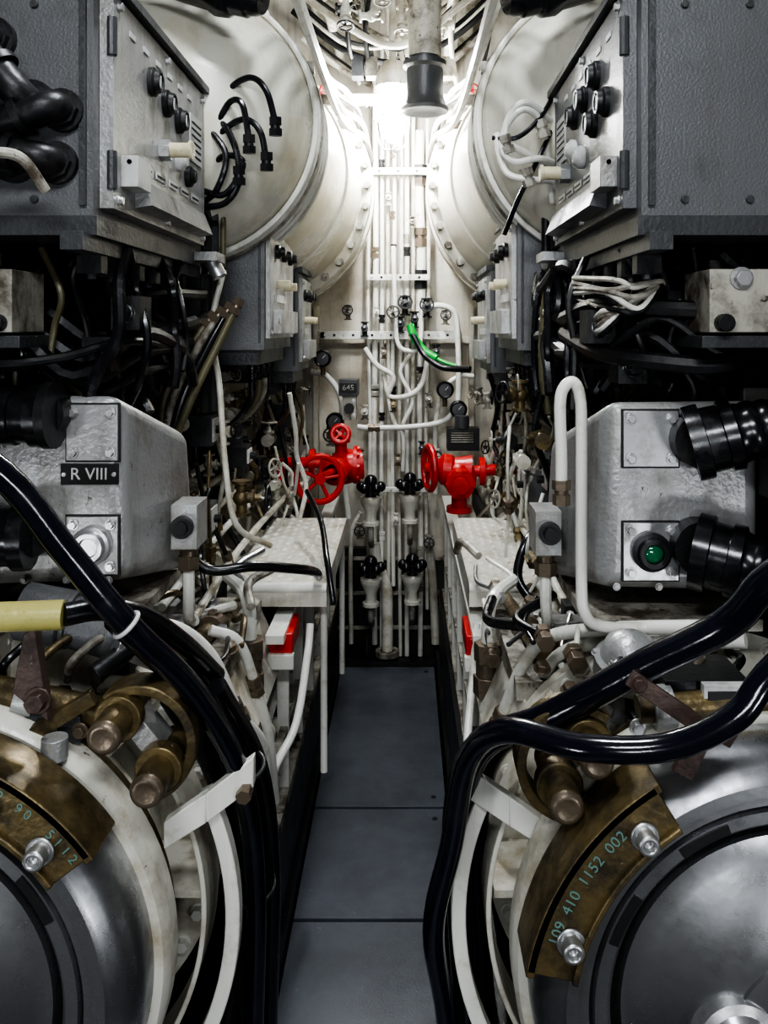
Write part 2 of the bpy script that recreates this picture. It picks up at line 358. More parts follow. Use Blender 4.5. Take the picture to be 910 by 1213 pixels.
# ------------------------------------------------------------------ cast junction boxes
def castbox(s):
    b=B()
    z0,z1=(.973,1.295) if s<0 else (.962,1.285)
    xi=.392; xo=.66 if s>0 else .64
    F=1.4;R=1.66
    b.hexa([(s*xi,F,z0+.01),(s*xo,F,z0),(s*xo,R,z0-.03),(s*.335,R,z0-.04),(s*(xi+.012),F,z1),(s*xo,F,z1),(s*xo,R,z1-.06),(s*.352,R,z1-.10)],CAST)
    o=b.out('cast_junction_box',.026); o.modifiers['bevel'].segments=5
    d=B()
    px0,px1=(-.49,-.405) if s<0 else (.431,.522)
    for (a,c) in((z1-.02,z1-.112),(z1-.205,z1-.30)):
        d.box(px0,px1,F-.006,F+.002,c,a,CAST if s<0 else STEELB)
        d.box(px0-.003,px1+.003,F-.002,F+.002,c-.003,a+.003,INK)
        for x in(px0+.012,px1-.012):
            for z in(a-.013,c+.013): d.bolt((x,F-.006,z),(0,-1,0),.0068,STEELB,.008)
    xm=(px0+px1)/2; zm=z1-.252
    d.lathe((xm,F-.006,zm),(0,-1,0),[(0,.032),(.01,.032),(.012,.026),(.022,.024),(.022,.016),(.014,.015),(.014,0)],STEELB if s<0 else BLACKM,28)
    if s>0: d.sph((xm,F-.016,zm),.018,LENS,18,.6,(0,1,0))
    if s<0:
        d.box(-.50,-.405,F-.004,F+.002,z1-.152,z1-.118,INK)
        for x in(-.494,-.411): d.cyl((x,F-.004,z1-.135),(x,F-.007,z1-.135),.004,STEELB,n=10)
    d.box(s*(xi-.02),s*xo,F-.01,R,z0-.06,z0-.04,CREAMD)
    for i in range(4): d.bolt((s*(.42+i*.07),F-.004,z0+.012),(0,-1,0),.005,CAST)
    d.box(s*(.352),s*(.305),1.52,1.60,z0+.03,z0+.11,CAST)
    d.cyl((s*.33,1.52,z0+.072),(s*.33,1.505,z0+.072),.02,BLACKM); d.cyl((s*.33,1.505,z0+.072),(s*.33,1.498,z0+.072),.012,INK)
    d.fitting((s*.33,1.56,z0+.015),(0,0,1),.014)
    d.tube([(s*.33,1.56,z0+.0),(s*.33,1.56,z0-.06),(s*.34,1.6,z0-.12),(s*.36,1.7,z0-.15)],.011,CREAMW)
    d.out('fittings',.0015,o)
    if s<0: text('R VIII',(-.4525,F-.0048,z1-.135),(PI/2,0,0),.028,LABEL,o)
    g=B()
    if s<0:
        g.gland((-.502,F-.045,1.262),(-1,0,.0),.046,.16)
        g.cyl((-.49,F-.045,1.262),(-.505,F-.045,1.262),.054,BLACKM,n=24); g.cyl((-.52,F+.02,1.262),(-.52,F-.04,1.262),.04,BLACKM)
        g.gland((-.53,F-.045,1.07),(-1,-.1,-.0),.05,.16); g.cyl((-.54,F+.02,1.07),(-.54,F-.04,1.07),.04,BLACKM)
    else:
        g.gland((.53,F-.04,1.215),(1,-.25,.28),.054,.17); g.cyl((.55,F+.02,1.22),(.55,F-.04,1.22),.045,BLACKM)
        g.gland((.535,F-.045,1.045),(1,-.5,-.18),.055,.17); g.cyl((.55,F+.02,1.045),(.55,F-.04,1.045),.045,BLACKM)
        g.tube([(.66,1.30,1.25),(.69,1.26,1.27),(.70,1.2,1.28),(.66,1.1,1.29)],.035,BLACK,n=16)
        g.tube([(.66,1.28,1.02),(.70,1.24,1.0),(.72,1.2,.97)],.036,BLACK,n=16)
    g.out('cable_gland')
    return o
castbox(-1);castbox(1)
# ------------------------------------------------------------------ lower torpedo tubes
def lower_tube(s):
    cx=-.62 if s<0 else .58; cz=.51
    b=B(); o=(cx,0,cz); ax=(0,1,0)
    b.lathe(o,ax,[(1.18,.30),(1.18,.352),(1.19,.358),(1.235,.358),(1.245,.335),(1.29,.33),(1.30,.31),(1.34,.31),(1.34,.27),(1.46,.27),(1.47,.372),(1.50,.372),(1.51,.28),(1.64,.27),(1.65,.36),(1.69,.36),(1.7,.265),(3.75,.265)],CREAM,96)
    for y in(2.1,2.6,3.1): b.lathe(o,ax,[(y,.265),(y,.31),(y+.04,.31),(y+.04,.265)],CREAMD,48)
    b.lathe(o,ax,[(1.245,.33),(1.25,.346),(1.27,.346),(1.275,.33)],BRASS,72)
    for i in range(36):
        a=2*PI*i/36; b.bolt((cx+.352*math.cos(a),1.47,cz+.352*math.sin(a)),(0,-1,0),.010,CREAMW,.014)
    for i in range(8):
        a=2*PI*i/8; b.cbox((cx+.32*math.cos(a),1.4,cz+.32*math.sin(a)),(.012,.14,.10),CREAM,Matrix.Rotation(-a+PI/2,3,'Y'))
    ob=b.out('lower_torpedo_tube')
    d=B()
    d.lathe(o,ax,[(1.060,0),(1.061,.05),(1.066,.09),(1.070,.092),(1.070,.096),(1.074,.12),(1.088,.16),(1.104,.20),(1.110,.215),(1.112,.226),(1.15,.228)],STEEL,120)
    d.lathe(o,ax,[(1.15,.226),(1.152,.24)],INK,96)
    d.lathe(o,ax,[(1.155,.24),(1.108,.241),(1.103,.246),(1.103,.262),(1.112,.264),(1.112,.268),(1.103,.270),(1.103,.283),(1.094,.286),(1.094,.301),(1.099,.306),(1.108,.318),(1.125,.332),(1.15,.338),(1.2,.34)],STEEL,120)
    d.lathe(o,ax,[(1.1115,.2635),(1.1115,.2685)],INK,96)
    for a in (35,78,118,152): d.arc(cx,cz,.247,.259,a-8,a+8,1.100,1.106,INK)
    d.lathe((cx,0,cz),ax,[(1.02,0),(1.02,.018),(1.03,.02),(1.035,.035),(1.05,.05),(1.065,.055),(1.07,.06)],STEELB,36)
    d.bolt((cx,1.03,cz),(0,-1,0),.02,STEELB,.02)
    hx=cx-s*.03 if s<0 else cx-.09
    d.lathe((hx,0,cz-.01),ax,[(1.03,0),(1.03,.018),(1.035,.022),(1.04,.036),(1.055,.042),(1.06,.052),(1.09,.056)],STEELB,30); d.bolt((hx,1.03,cz-.01),(0,-1,0),.018,STEEL,.022)
    d.out('steel_door',0,ob)
    k=B()
    a0,a1=(37,70) if s<0 else (122,169)
    k.arc(cx,cz,.300,.362,a0,a1,1.076,1.094,BRASS,20)
    k.arc(cx,cz,.350,.362,a0-1,a1+1,1.076,1.16,BRASS,20)
    k.arc(cx,cz,.296,.304,a0,a1,1.068,1.10,BRASS,20)
    for a in((a0+8,a1-9)):
        a=math.radians(a); k.socket((cx+.318*math.cos(a),1.076,cz+.318*math.sin(a)),(0,-1,0),.0135,STEELB,.024)
    ko=k.out('locking_bracket',.002,ob)
    if s>0:
        txt='109 410 1152 002'
        for i,ch in enumerate(txt):
            a=math.radians(a1-8-i*(a1-a0-18)/len(txt))
            text(ch,(cx+.338*math.cos(a),1.0755,cz+.338*math.sin(a)),(PI/2,PI/2-a,0),.020,TEAL,ko)
    else:
        for a_,t in ((62,'02 90'),(46,'5112')):
            for i,ch in enumerate(t):
                a=math.radians(a_-i*2.4); text(ch,(cx+.342*math.cos(a),1.0755,cz+.342*math.sin(a)),(PI/2,PI/2-a,0),.018,TEAL,ko)
    q=B()
    pts=[(-.33,.858),(-.273,.787)] if s<0 else [(.285,.765),(.325,.825)]
    for (x,z) in pts:
        q.cyl((x,1.12,z),(x,1.26,z),.023,BRASS,n=26); q.lathe((x,1.12,z),(0,-1,0),[(0,.023),(.004,.021),(.007,.016),(.005,.007),(.005,0)],NUT,26)
        q.lathe((x,1.17,z),(0,1,0),[(0,.023),(0,.033),(.025,.033),(.025,.023)],BRASS,24)
    mx_=(pts[0][0]+pts[1][0])/2; mz=(pts[0][1]+pts[1][1])/2
    if s<0: q.arc(mx_-.005,mz-.005,.070,.084,-75,125,1.18,1.23,BRASS,24)
    else: q.arc(mx_+.005,mz-.005,.070,.084,55,255,1.18,1.23,BRASS,24)
    q.bar((pts[0][0],1.22,pts[0][1]),(pts[1][0],1.22,pts[1][1]),.05,.03,CAST)
    q.out('locking_pins',.002,ob)
    w=B()
    if s<0: P=[(-.285,.655),(-.225,.69),(-.16,.735)]
    else: P=[(.285,.65),(.225,.685),(.155,.725)]
    w.hexa([(P[0][0],1.24,P[0][1]-.02),(P[0][0],1.26,P[0][1]-.02),(P[1][0],1.27,P[1][1]-.022),(P[1][0],1.25,P[1][1]-.022),(P[0][0],1.24,P[0][1]+.02),(P[0][0],1.26,P[0][1]+.02),(P[1][0],1.27,P[1][1]+.022),(P[1][0],1.25,P[1][1]+.022)],CREAMW)
    w.hexa([(P[1][0],1.25,P[1][1]-.022),(P[1][0],1.27,P[1][1]-.022),(P[2][0],1.30,P[2][1]-.03),(P[2][0],1.28,P[2][1]-.03),(P[1][0],1.25,P[1][1]+.022),(P[1][0],1.27,P[1][1]+.022),(P[2][0],1.30,P[2][1]+.016),(P[2][0],1.28,P[2][1]+.016)],CREAMW)
    w.arc(cx,cz,.418,.440,*((-65,26) if s<0 else (154,245)),1.275,1.30,CREAMW,30)
    w.arc(cx,cz,.378,.386,*((-65,30) if s<0 else (150,245)),1.29,1.38,CREAM,30)
    w.out('cream_strap_arm',.002,ob)
lower_tube(-1);lower_tube(1)
b=B()
b.hexa([(-.47,1.16,.90),(-.42,1.16,.86),(-.42,1.18,.86),(-.47,1.18,.90),(-.455,1.16,.98),(-.44,1.16,.99),(-.44,1.18,.99),(-.455,1.18,.98)],RUST)
b.bolt((-.435,1.16,.89),(0,-1,0),.014,RUST); b.cyl((-.56,1.25,.87),(-.37,1.25,.83),.022,BRASS); b.lathe((-.50,1.25,.857),(1,0,-.2),[(0,.022),(0,.032),(.03,.032),(.03,.022)],CAST,20)
b.cyl((-.47,1.35,.935),(-.40,1.35,.915),.04,GREY,n=24); b.sph((-.40,1.35,.915),.04,GREY,20)
b.cyl((-.54,1.35,.95),(-.46,1.35,.935),.045,GREY,n=24); b.tor((-.47,1.35,.935),(1,0,-.25),.043,.004,GREYD,24)
b.box(-.60,-.40,1.22,1.3,.80,.84,GREYD)
for i in range(5): b.bolt((-.58+.045*i,1.22,.82),(0,-1,0),.009,[STEELB,NUT,CAST][i%3])
b.cyl((-.42,1.18,.83),(-.42,1.18,.80),.018,CAST); b.bar((-.5,1.2,.80),(-.38,1.22,.87),.02,.02,BRASS)
b.cyl((-.36,1.25,.93),(-.30,1.3,.88),.012,STEELB); b.cyl((-.38,1.22,.90),(-.33,1.28,.93),.015,BLACKM)
for i in range(4): b.tube([(-.55+.05*i,1.3,.86),(-.53+.05*i,1.27,.90),(-.50+.05*i,1.32,.92),(-.47+.05*i,1.4,.9)],.007,[BLACK,BRASS,CREAMD,BLACK][i],n=8)
b.out('tube_interlock_lever',.002)
b=B()
b.bar((.37,1.13,.935),(.46,1.1,.88),.022,.010,RUST,(0,1,0)); b.bar((.46,1.1,.88),(.43,1.1,.82),.028,.010,RUST,(0,1,0)); b.bar((.46,1.1,.885),(.50,1.11,.86),.02,.01,RUST,(0,1,0))
b.bolt((.46,1.095,.88),(0,-1,0),.012,STEELB); b.bolt((.38,1.12,.93),(0,-1,0),.009,RUST)
b.box(.44,.56,1.2,1.3,.83,.90,BLACKM); b.cyl((.40,1.2,.86),(.62,1.2,.88),.020,BRASS); b.lathe((.42,1.2,.862),(1,0,.1),[(0,.02),(0,.03),(.03,.03),(.03,.02)],CAST,20)
b.box(.49,.56,1.185,1.2,.87,.90,LABEL); b.box(.495,.555,1.183,1.185,.878,.892,INK)
for i in range(5): b.bolt((.40+.04*i,1.2,.835),(0,-1,0),.009,[STEELB,NUT,CAST][i%3])
for i in range(4): b.tube([(.36+.06*i,1.3,.84),(.37+.06*i,1.26,.88),(.40+.06*i,1.28,.90),(.44+.05*i,1.36,.88)],.007,[BLACK,BRASS,CREAMD,BLACK][i],n=8)
b.out('tube_interlock_lever',.002)
b=B(); b.lathe((.42,1.32,.86),(0,-.3,1),[(0,.055),(.03,.055),(.035,.047),(.055,.04),(.07,.02),(.073,0)],CAST,30)
for i in range(6): b.bolt((.42+.05*math.cos(i),1.32+.05*math.sin(i),.89),(0,-.3,1),.006,CAST)
b.out('pressure_relief_cap')
b=B(); b.tube([(-.62,1.05,1.035),(-.5,1.08,1.03),(-.375,1.1,1.028)],.019,YGREEN,n=18); b.tube([(-.375,1.1,1.028),(-.34,1.13,1.025),(-.30,1.18,1.0),(-.26,1.26,.93),(-.23,1.34,.85)],.015,BLACK,n=14)
b.out('sleeved_cable')
# ------------------------------------------------------------------ black hoses
b=B()
H=[(-.50,.92,1.32),(-.41,1.0,1.23),(-.355,1.05,1.127),(-.293,1.1,1.015),(-.23,1.2,.884),(-.184,1.3,.711),(-.178,1.4,.476),(-.19,1.45,.2),(-.2,1.5,0)]
b.tube(H,.0175,HOSE,n=16)
b.tube([(x+.0-.035,y+.06,z-.012) for x,y,z in H[3:]],.018,BLACK,n=16)
b.tube([(x+.012,y+.09,z-.03) for x,y,z in H[4:]],.016,BLACK,n=16)
b.tube([(x-.03,y+.10,z-.0) for x,y,z in H[4:]],.016,BLACK,n=16)
b.tube([(x-.05,y+.05,z-.03) for x,y,z in H[4:]],.014,BLACKM,n=16)
b.tor((-.293,1.1,1.015),(.6,.3,-.75),.019,.003,LABEL,24)
for z,y in((.71,1.29),(.45,1.4)): b.tor((-.195,y+.04,z),(.05,.2,-1),.042,.004,BLACKM,24)
b.cyl((-.172,1.29,.705),(-.172,1.26,.70),.012,NUT,n=6)
b.out('power_hose_bundle')
b=B()
A=[(.56,1.0,1.14),(.52,1.05,1.085),(.488,1.1,1.015),(.392,1.15,.94),(.274,1.2,.848),(.189,1.25,.7875),(.158,1.3,.672),(.158,1.35,.468),(.178,1.35,.2),(.19,1.4,0)]
C=[(.56,.98,1.06),(.50,1.0,.99),(.46,1.0,.94),(.386,1.02,.895),(.29,1.05,.88),(.204,1.12,.868),(.158,1.18,.798),(.137,1.22,.656),(.112,1.25,.51),(.135,1.3,.33),(.16,1.35,.0)]
b.tube(A,.021,HOSE,n=16); b.tube(C,.0165,HOSE,n=16)
b.tube([(x+.03,y+.05,z-.02) for x,y,z in A[4:]],.02,BLACK,n=16)
b.tube([(x-.012,y+.04,z-.02) for x,y,z in A[4:-1]],.014,BLACK,n=16)
b.cyl((.155,1.26,.72),(.155,1.235,.715),.012,NUT,n=6)
b.out('power_hose_bundle')
# ------------------------------------------------------------------ white U pipe & side pipes
def pipe(path,r,mat=CREAMW,name='cream_pipe',fit=(),n=12):
    b=B(); b.tube(path,r,mat,n=n)
    for i in fit:
        d=Vector(path[min(i+1,len(path)-1)])-Vector(path[max(i-1,0)]); b.fitting(path[i],d,r)
    return b.out(name)
pipe([(.32,1.35,1.14),(.32,1.35,1.2),(.318,1.35,1.28),(.325,1.35,1.308),(.34,1.35,1.315),(.35,1.35,1.29),(.352,1.35,1.22),(.352,1.35,1.0),(.358,1.35,.945),(.385,1.36,.922),(.45,1.36,.918),(.57,1.34,.932)],.0095,fit=(0,))
for dx,dz in((0,0),(.035,-.022)):
    pipe([(.56+dx,1.3,.942+dz),(.406+dx,1.4,.903+dz),(.325+dx,1.5,.8525+dz),(.285+dx,1.55,.78+dz),(.25+dx,1.6,.66+dz),(.20+dx,1.68,.5+dz)],.0115,fit=(4,))
pipe([(-.371,1.38,.917),(-.314,1.43,.8925),(-.2675,1.48,.8225),(-.232,1.52,.71),(-.202,1.6,.614),(-.20,1.65,.5)],.0115,fit=(3,))
pipe([(-.30,1.6,.83),(-.25,1.62,.80),(-.225,1.66,.70),(-.205,1.7,.58),(-.20,1.75,.42)],.010,fit=(2,))
pipe([(-.149,1.95,.72),(-.152,1.92,.66),(-.165,1.82,.55),(-.20,1.75,.49),(-.22,1.76,.40)],.009)
pipe([(.235,1.95,.72),(.225,1.92,.62),(.205,1.82,.52),(.20,1.75,.46),(.22,1.76,.36)],.009)
for x0,x1 in((-.345,-.285),(.33,.295)):
    b=B(); b.cyl((x0,1.55,.80),(x1,2.45,.70),.019,BRASS,n=20)
    for t in(.2,.75):
        x=x0+(x1-x0)*t;y=1.55+.9*t;z=.8-.1*t; b.lathe((x,y,z),(x1-x0,.9,-.1),[(0,.019),(0,.03),(.05,.03),(.05,.019)],NUT,20)
    b.out('bronze_operating_rod')
for x,z in((-.262,.68),(.248,.672)):
    b=B(); b.cyl((x,1.8,z-.05),(x,1.8,z-.01),.034,NUT,n=6); b.cyl((x,1.8,z-.01),(x,1.8,z+.02),.027,NUT,n=20); b.cyl((x,1.8,z+.02),(x,1.8,z+.06),.032,NUT,n=6); b.cyl((x,1.8,z+.06),(x,1.8,z+.10),.016,CREAMW)
    b.cyl((x,1.8,z-.3),(x,1.8,z-.05),.02,CREAMW)
    b.tube([(x,1.8,z+.08),(x,1.8,z+.12),(x*1.08,1.84,z+.15),(x*1.3,1.95,z+.15)],.014,CREAMW)
    b.out('hex_pipe_union',.0015)
for x,z in((-.215,.665),(.236,.66)):
    b=B(); b.box(x-.026,x+.026,1.94,2.08,z-.01,z+.035,RED); b.box(x-.03,x+.03,1.93,1.95,z-.045,z-.01,CREAMW); b.box(x-.018,x-.008,1.935,1.94,z-.005,z+.03,RED); b.out('red_pipe_clamp',.003)
# ------------------------------------------------------------------ tread plate benches
for x0,x1 in((-.36,-.12),(.225,.46)):
    b=B(); y0,y1=2.05,2.75; z=.785
    b.box(x0,x1,y0,y1,z-.012,z,CREAM)
    # rolled front lip
    b.tube([(x0,y0,z-.014),(x1,y0,z-.014)],.014,CREAMW,n=14)
    b.box(x0,x1,y0-.012,y0-.004,z-.055,z-.012,CREAM)
    b.box(x0,x0+.01,y0,y1,z-.06,z-.012,CREAMW); b.box(x1-.01,x1,y0,y1,z-.06,z-.012,CREAMW)
    nx,ny=9,24
    for i in range(nx):
        for j in range(ny):
            cx_=x0+.018+(x1-x0-.036)*i/(nx-1); cy_=y0+.03+(y1-y0-.05)*j/(ny-1)
            t=PI/4 if (i+j)%2 else -PI/4
            for q,h,mm in((1.25,.0012,CREAMD),(1.0,.0045,CREAMW)):
                a=Vector((math.cos(t),math.sin(t),0))*.0115*q; c=Vector((-math.sin(t),math.cos(t),0))*.0042*q;P=Vector((cx_,cy_,z-.0003))
                b.add([P+a,P+c,P-a,P-c,P+Vector((0,0,h))],[(0,1,4),(1,2,4),(2,3,4),(3,0,4)],mm)
    for y in(2.1,2.7):
        for x in(x0+.02,x1-.012): b.cyl((x,y,.3),(x,y,z-.01),.009,CREAMW,n=10)
    b.out('tread_plate_bench')
# ------------------------------------------------------------------ aisle side frames
for s in(-1,1):
    b=B(); X=.215 if s<0 else .235
    for y in[1.75+.27*i for i in range(7)]:
        b.box(s*(X-.008),s*(X+.02),y-.010,y+.010,.28,.70 if y>1.8 else .45,CREAMW)
        b.box(s*X,s*(X+.12),y-.008,y+.008,.44,.47,CREAM)
        b.bolt((s*(X-.008),y,.5),(-s,0,0),.006,CREAMD)
    b.box(s*(X-.010),s*(X+.012),1.7,3.55,.285,.31,CREAMD)
    b.box(s*(X-.006),s*(X+.012),1.7,3.55,.44,.455,CREAMD)
    for z,r in((.36,.009),(.40,.007),(.52,.011),(.58,.008),(.64,.010)):
        b.tube([(s*(X+.03),1.72,z-.03),(s*(X+.03),2.2,z),(s*(X+.028),2.9,z+.01),(s*(X+.02),3.5,z+.01),(s*(X+.05),3.7,z+.01)],r,CREAMW,n=8)
    b.box(s*(X-.012),s*(X+.03),1.9,3.5,.69,.71,CREAMW)
    for i in range(12):
        y=1.8+i*.14; z=random.choice([.36,.52,.58,.64]); b.fitting((s*(X+.022),y,z),(0,1,0),.010,random.choice([CREAMW,NUT,BLACKM,CREAMD]))
        if i%3==0: b.tube([(s*(X+.03),y,z),(s*(X+.0),y+.02,z-.05),(s*(X+.03),y+.05,z-.12),(s*(X+.06),y+.08,z-.2)],.007,random.choice([BLACK,CREAM]),n=8)
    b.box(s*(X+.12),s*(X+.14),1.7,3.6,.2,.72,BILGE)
    b.out('aisle_side_frame',.002)
# ------------------------------------------------------------------ centre pipe stack
b=B(); Y=3.62
for px,r,z1,z0 in((-.060,.012,2.5,.05),(-.030,.009,2.6,.0),(-.002,.008,2.6,.02),(.020,.009,2.7,.3),(.050,.008,2.7,.0),(.078,.010,2.6,.0),(.105,.008,2.5,.7),(.135,.020,2.25,1.45),(.135,.011,1.45,.0),(.165,.008,2.3,.2),(-.085,.007,1.9,.6)):
    ww=random.uniform(-.006,.006)
    b.tube([(px,Y,z0),(px+ww,Y,z0+(z1-z0)*.33),(px-ww,Y,z0+(z1-z0)*.66),(px,Y,z1)],r,CREAMW if r!=.008 else CREAM,n=10)
    if r>.0085:
        for k in range(4): b.fitting((px,Y,z0+(z1-z0)*random.uniform(.15,.85)),(0,0,1),r*.95,random.choice([CREAMW,CREAMD,NUT,BLACKM]))
b.tube([(-.005,3.55,.05),(-.005,3.55,.2),(-.01,3.55,.32),(-.05,3.55,.42),(-.06,3.55,.5)],.024,CREAM,n=16)
b.lathe((-.005,3.55,.03),(0,0,1),[(0,0),(0,.05),(.02,.05),(.02,.03)],CREAMD,20)
b.tube([(.20,3.6,.06),(.19,3.6,.3),(.17,3.6,.5)],.018,CREAM,n=14)
b.tube([(-.16,3.6,.06),(-.16,3.6,.5),(-.12,3.6,.62)],.010,CREAM,n=10)
b.out('vertical_pipe_stack')
b=B(); b.box(-.30,-.10,3.66,3.70,-.1,.45,BLACKM); b.box(-.095,.34,3.68,3.70,-.1,.40,HULL)
for z in(.1,.25,.4): b.box(-.3,.34,3.655,3.665,z,z+.015,CREAMD)
b.out('lower_bulkhead_grating')
b=B()
for z,x0,x1,h in((2.07,-.10,.18,.03),(1.62,-.09,.17,.025),(.72,-.09,.17,.02),(1.375,-.29,.31,.035)):
    b.box(x0,x1,3.575,3.592,z-h/2,z+h/2,CREAMW); 
    n=int((x1-x0)/.04)
    for i in range(n): b.cyl((x0+.02+i*.04,3.575,z),(x0+.02+i*.04,3.572,z),.006,BLACKM if i%2 else STEELB,n=10)
b.box(-.29,-.27,3.575,3.74,1.36,1.39,CREAM); b.box(.29,.31,3.575,3.74,1.36,1.39,CREAM)
b.out('pipe_clamp_rail',.0015)
def starvalve(x,y,z,k=1):
    b=B()
    b.lathe((x,y,z-.13*k),(0,0,1),[(0,.0),(0,.030*k),(.012*k,.030*k),(.013*k,.02*k),(.04*k,.018*k),(.075*k,.034*k),(.085*k,.038*k),(.098*k,.038*k),(.10*k,.02*k),(.12*k,.014*k)],CREAM,22)
    b.cyl((x,y,z-.03*k),(x,y,z+.03*k),.02*k,BLACKM)
    for i in range(5):
        a=2*PI*i/5+.3; b.sph((x+.036*k*math.cos(a),y+.036*k*math.sin(a),z+.005),.019*k,BLACK,12)
    b.sph((x,y,z+.025*k),.024*k,BLACK,14)
    b.tube([(x,y,z-.12*k),(x,y,z-.18*k),(x,y+.08,z-.22*k),(x,y+.12,z-.22*k)],.012,CREAMD,n=10)
    b.out('black_star_valve')
for x,z in((-.07,.75),(.09,.76),(-.07,.42),(.10,.43)): starvalve(x,3.45,z,1.15)
pipe([(-.13,3.55,.99),(-.06,3.55,.985),(.1,3.55,.99),(.22,3.55,1.01),(.28,3.55,1.06),(.295,3.55,1.15),(.29,3.55,1.4),(.27,3.55,1.48),(.2,3.55,1.5),(.15,3.56,1.47)],.012,fit=(1,))
pipe([(-.10,3.56,1.32),(-.05,3.55,1.25),(.02,3.55,1.2),(.0,3.56,1.12),(.08,3.55,1.12),(.14,3.55,1.17),(.17,3.56,1.3)],.011)
pipe([(.02,3.56,1.75),(.03,3.54,1.45),(.04,3.53,1.34),(.08,3.53,1.31),(.13,3.53,1.33),(.14,3.56,1.5)],.010)
pipe([(.06,3.56,1.0),(.10,3.56,1.1),(.05,3.56,1.22),(.10,3.56,1.3)],.009)
pipe([(-.33,3.6,1.22),(-.26,3.58,1.2),(-.2,3.57,1.1),(-.2,3.57,.9),(-.17,3.57,.6)],.012)
pipe([(.06,3.58,.8),(.06,3.56,.95),(.02,3.56,1.02),(-.02,3.57,1.2)],.009)
pipe([(.20,3.6,.7),(.20,3.58,1.0),(.24,3.57,1.15),(.3,3.58,1.2),(.36,3.6,1.2)],.010)
b=B(); b.tube([(.09,3.5,1.42),(.11,3.49,1.36),(.15,3.48,1.31),(.20,3.46,1.28)],.017,GREEN,n=12)
b.tube([(.10,3.49,1.38),(.15,3.47,1.295),(.21,3.44,1.25),(.26,3.42,1.24),(.33,3.38,1.24)],.014,BLACK,n=10)
b.tube([(.11,3.5,1.38),(.16,3.48,1.305),(.22,3.45,1.27),(.28,3.42,1.25)],.008,GREEN,n=10); b.out('green_taped_cable')
b=B(); b.box(-.20,-.12,3.42,3.5,1.13,1.195,GREYD); b.box(-.195,-.125,3.413,3.42,1.145,1.182,INK); b.box(-.185,-.13,3.44,3.5,1.03,1.13,CREAMD); b.cyl((-.157,3.44,1.08),(-.157,3.41,1.08),.02,BLACKM)
for z in(1.05,1.11): b.bolt((-.14,3.44,z),(0,-1,0),.006,STEELB)
o=b.out('numbered_tag_box',.003); text('645',(-.16,3.412,1.163),(PI/2,0,0),.032,CREAMD,o)
b=B(); b.box(.24,.37,3.40,3.48,.91,1.0,BLACKM); b.box(.25,.35,3.396,3.40,.94,.99,INK)
for i in range(5): b.box(.255,.345,3.394,3.396,.945+i*.009,.948+i*.009,CREAMD)
b.cyl((.30,3.42,1.0),(.30,3.42,1.05),.03,GREYD); b.out('data_plate_box',.003)
for x,z in((.235,1.15),(.29,1.07),(-.22,1.02),(-.27,1.28)):
    b=B(); b.lathe((x,3.5,z),(0,-1,0),[(0,0),(0,.036),(.03,.036),(.035,.03),(.032,.026)],BLACKM,24); b.lathe((x,3.468,z),(0,-1,0),[(0,.028),(.001,0)],GREYD,24)
    b.bar((x,3.466,z),(x+.012,3.466,z+.014),.003,.001,LABEL,(0,1,0))
    b.cyl((x,3.5,z-.07),(x,3.5,z-.03),.01,BRASS); b.out('pressure_gauge')
for i,(x,z,k,m,wm) in enumerate(((.02,1.46,.022,CREAM,BLACKM),(.07,1.5,.024,BLACKM,BLACKM),(.11,1.44,.02,BLACKM,None),(.16,1.49,.024,BLACKM,BLACKM),(-.05,1.47,.014,CREAM,None),(-.24,.95,.024,CREAMD,BLACKM),(-.10,1.05,.018,CREAMD,None),(.02,1.08,.016,BRASS,None),(.2,.86,.02,CREAM,BLACKM),(.17,1.1,.018,CREAMD,None),(-.12,.55,.018,CREAMD,BLACKM),(.17,.5,.018,CREAMD,BLACKM),(.03,.6,.014,CREAM,None),(.24,1.45,.018,CREAMD,BLACKM),(-.17,1.47,.018,CREAMD,BLACKM),(.0,1.95,.016,CREAM,None),(.1,1.85,.014,CREAMD,None),(.20,1.30,.02,BLACKM,None),(.05,1.42,.02,BLACKM,None),(-.12,.86,.018,BLACKM,None),(.14,.90,.016,BLACKM,None),(.04,.85,.014,NUT,None),(-.02,1.30,.014,NUT,None),(-.10,1.40,.018,BLACKM,None))):
    b=B(); b.valve((x,3.56,z),(0,-1,.2),k,m,wm,(0,0,1)); b.out('bulkhead_stop_valve')
# ------------------------------------------------------------------ red handwheel valves
b=B()
b.wheel((-.225,2.9,.885),(.25,-1,.1),.078,RED,.011); b.cyl((-.225,2.9,.885),(-.19,3.02,.89),.016,RED)
b.lathe((-.19,3.0,.89),(.3,1,0),[(0,.03),(.02,.05),(.05,.05),(.06,.038),(.10,.06),(.16,.065),(.16,.0)],RED,28)
b.cyl((-.19,3.1,.89),(-.09,3.12,.90),.055,RED,n=26); b.lathe((-.12,3.12,.90),(1,0,0),[(0,.07),(.015,.07),(.015,.0)],RED,26)
for i in range(8): b.bolt((-.105,3.12+.058*math.cos(i*PI/4),.90+.058*math.sin(i*PI/4)),(1,0,0),.009,RED)
b.cyl((-.165,3.1,.9),(-.165,3.1,1.0),.022,RED); b.wheel((-.165,3.06,1.02),(0,-1,.3),.030,RED,.010,4); b.cyl((-.165,3.1,.985),(-.165,3.1,1.0),.034,RED)
b.cyl((-.21,3.1,.91),(-.42,3.1,.91),.02,RED); b.cyl((-.26,3.1,.91),(-.28,3.1,.91),.05,RED); b.box(-.40,-.36,3.05,3.1,.85,.93,RED)
b.out('red_handwheel_valve')
b=B()
b.wheel((.155,2.95,.915),(-1,-.25,.0),.075,RED,.011); b.cyl((.155,2.95,.915),(.2,2.97,.91),.016,RED)
b.lathe((.18,2.97,.91),(1,0,-.1),[(0,.03),(.02,.055),(.05,.055),(.06,.045),(.12,.06),(.12,0)],RED,26)
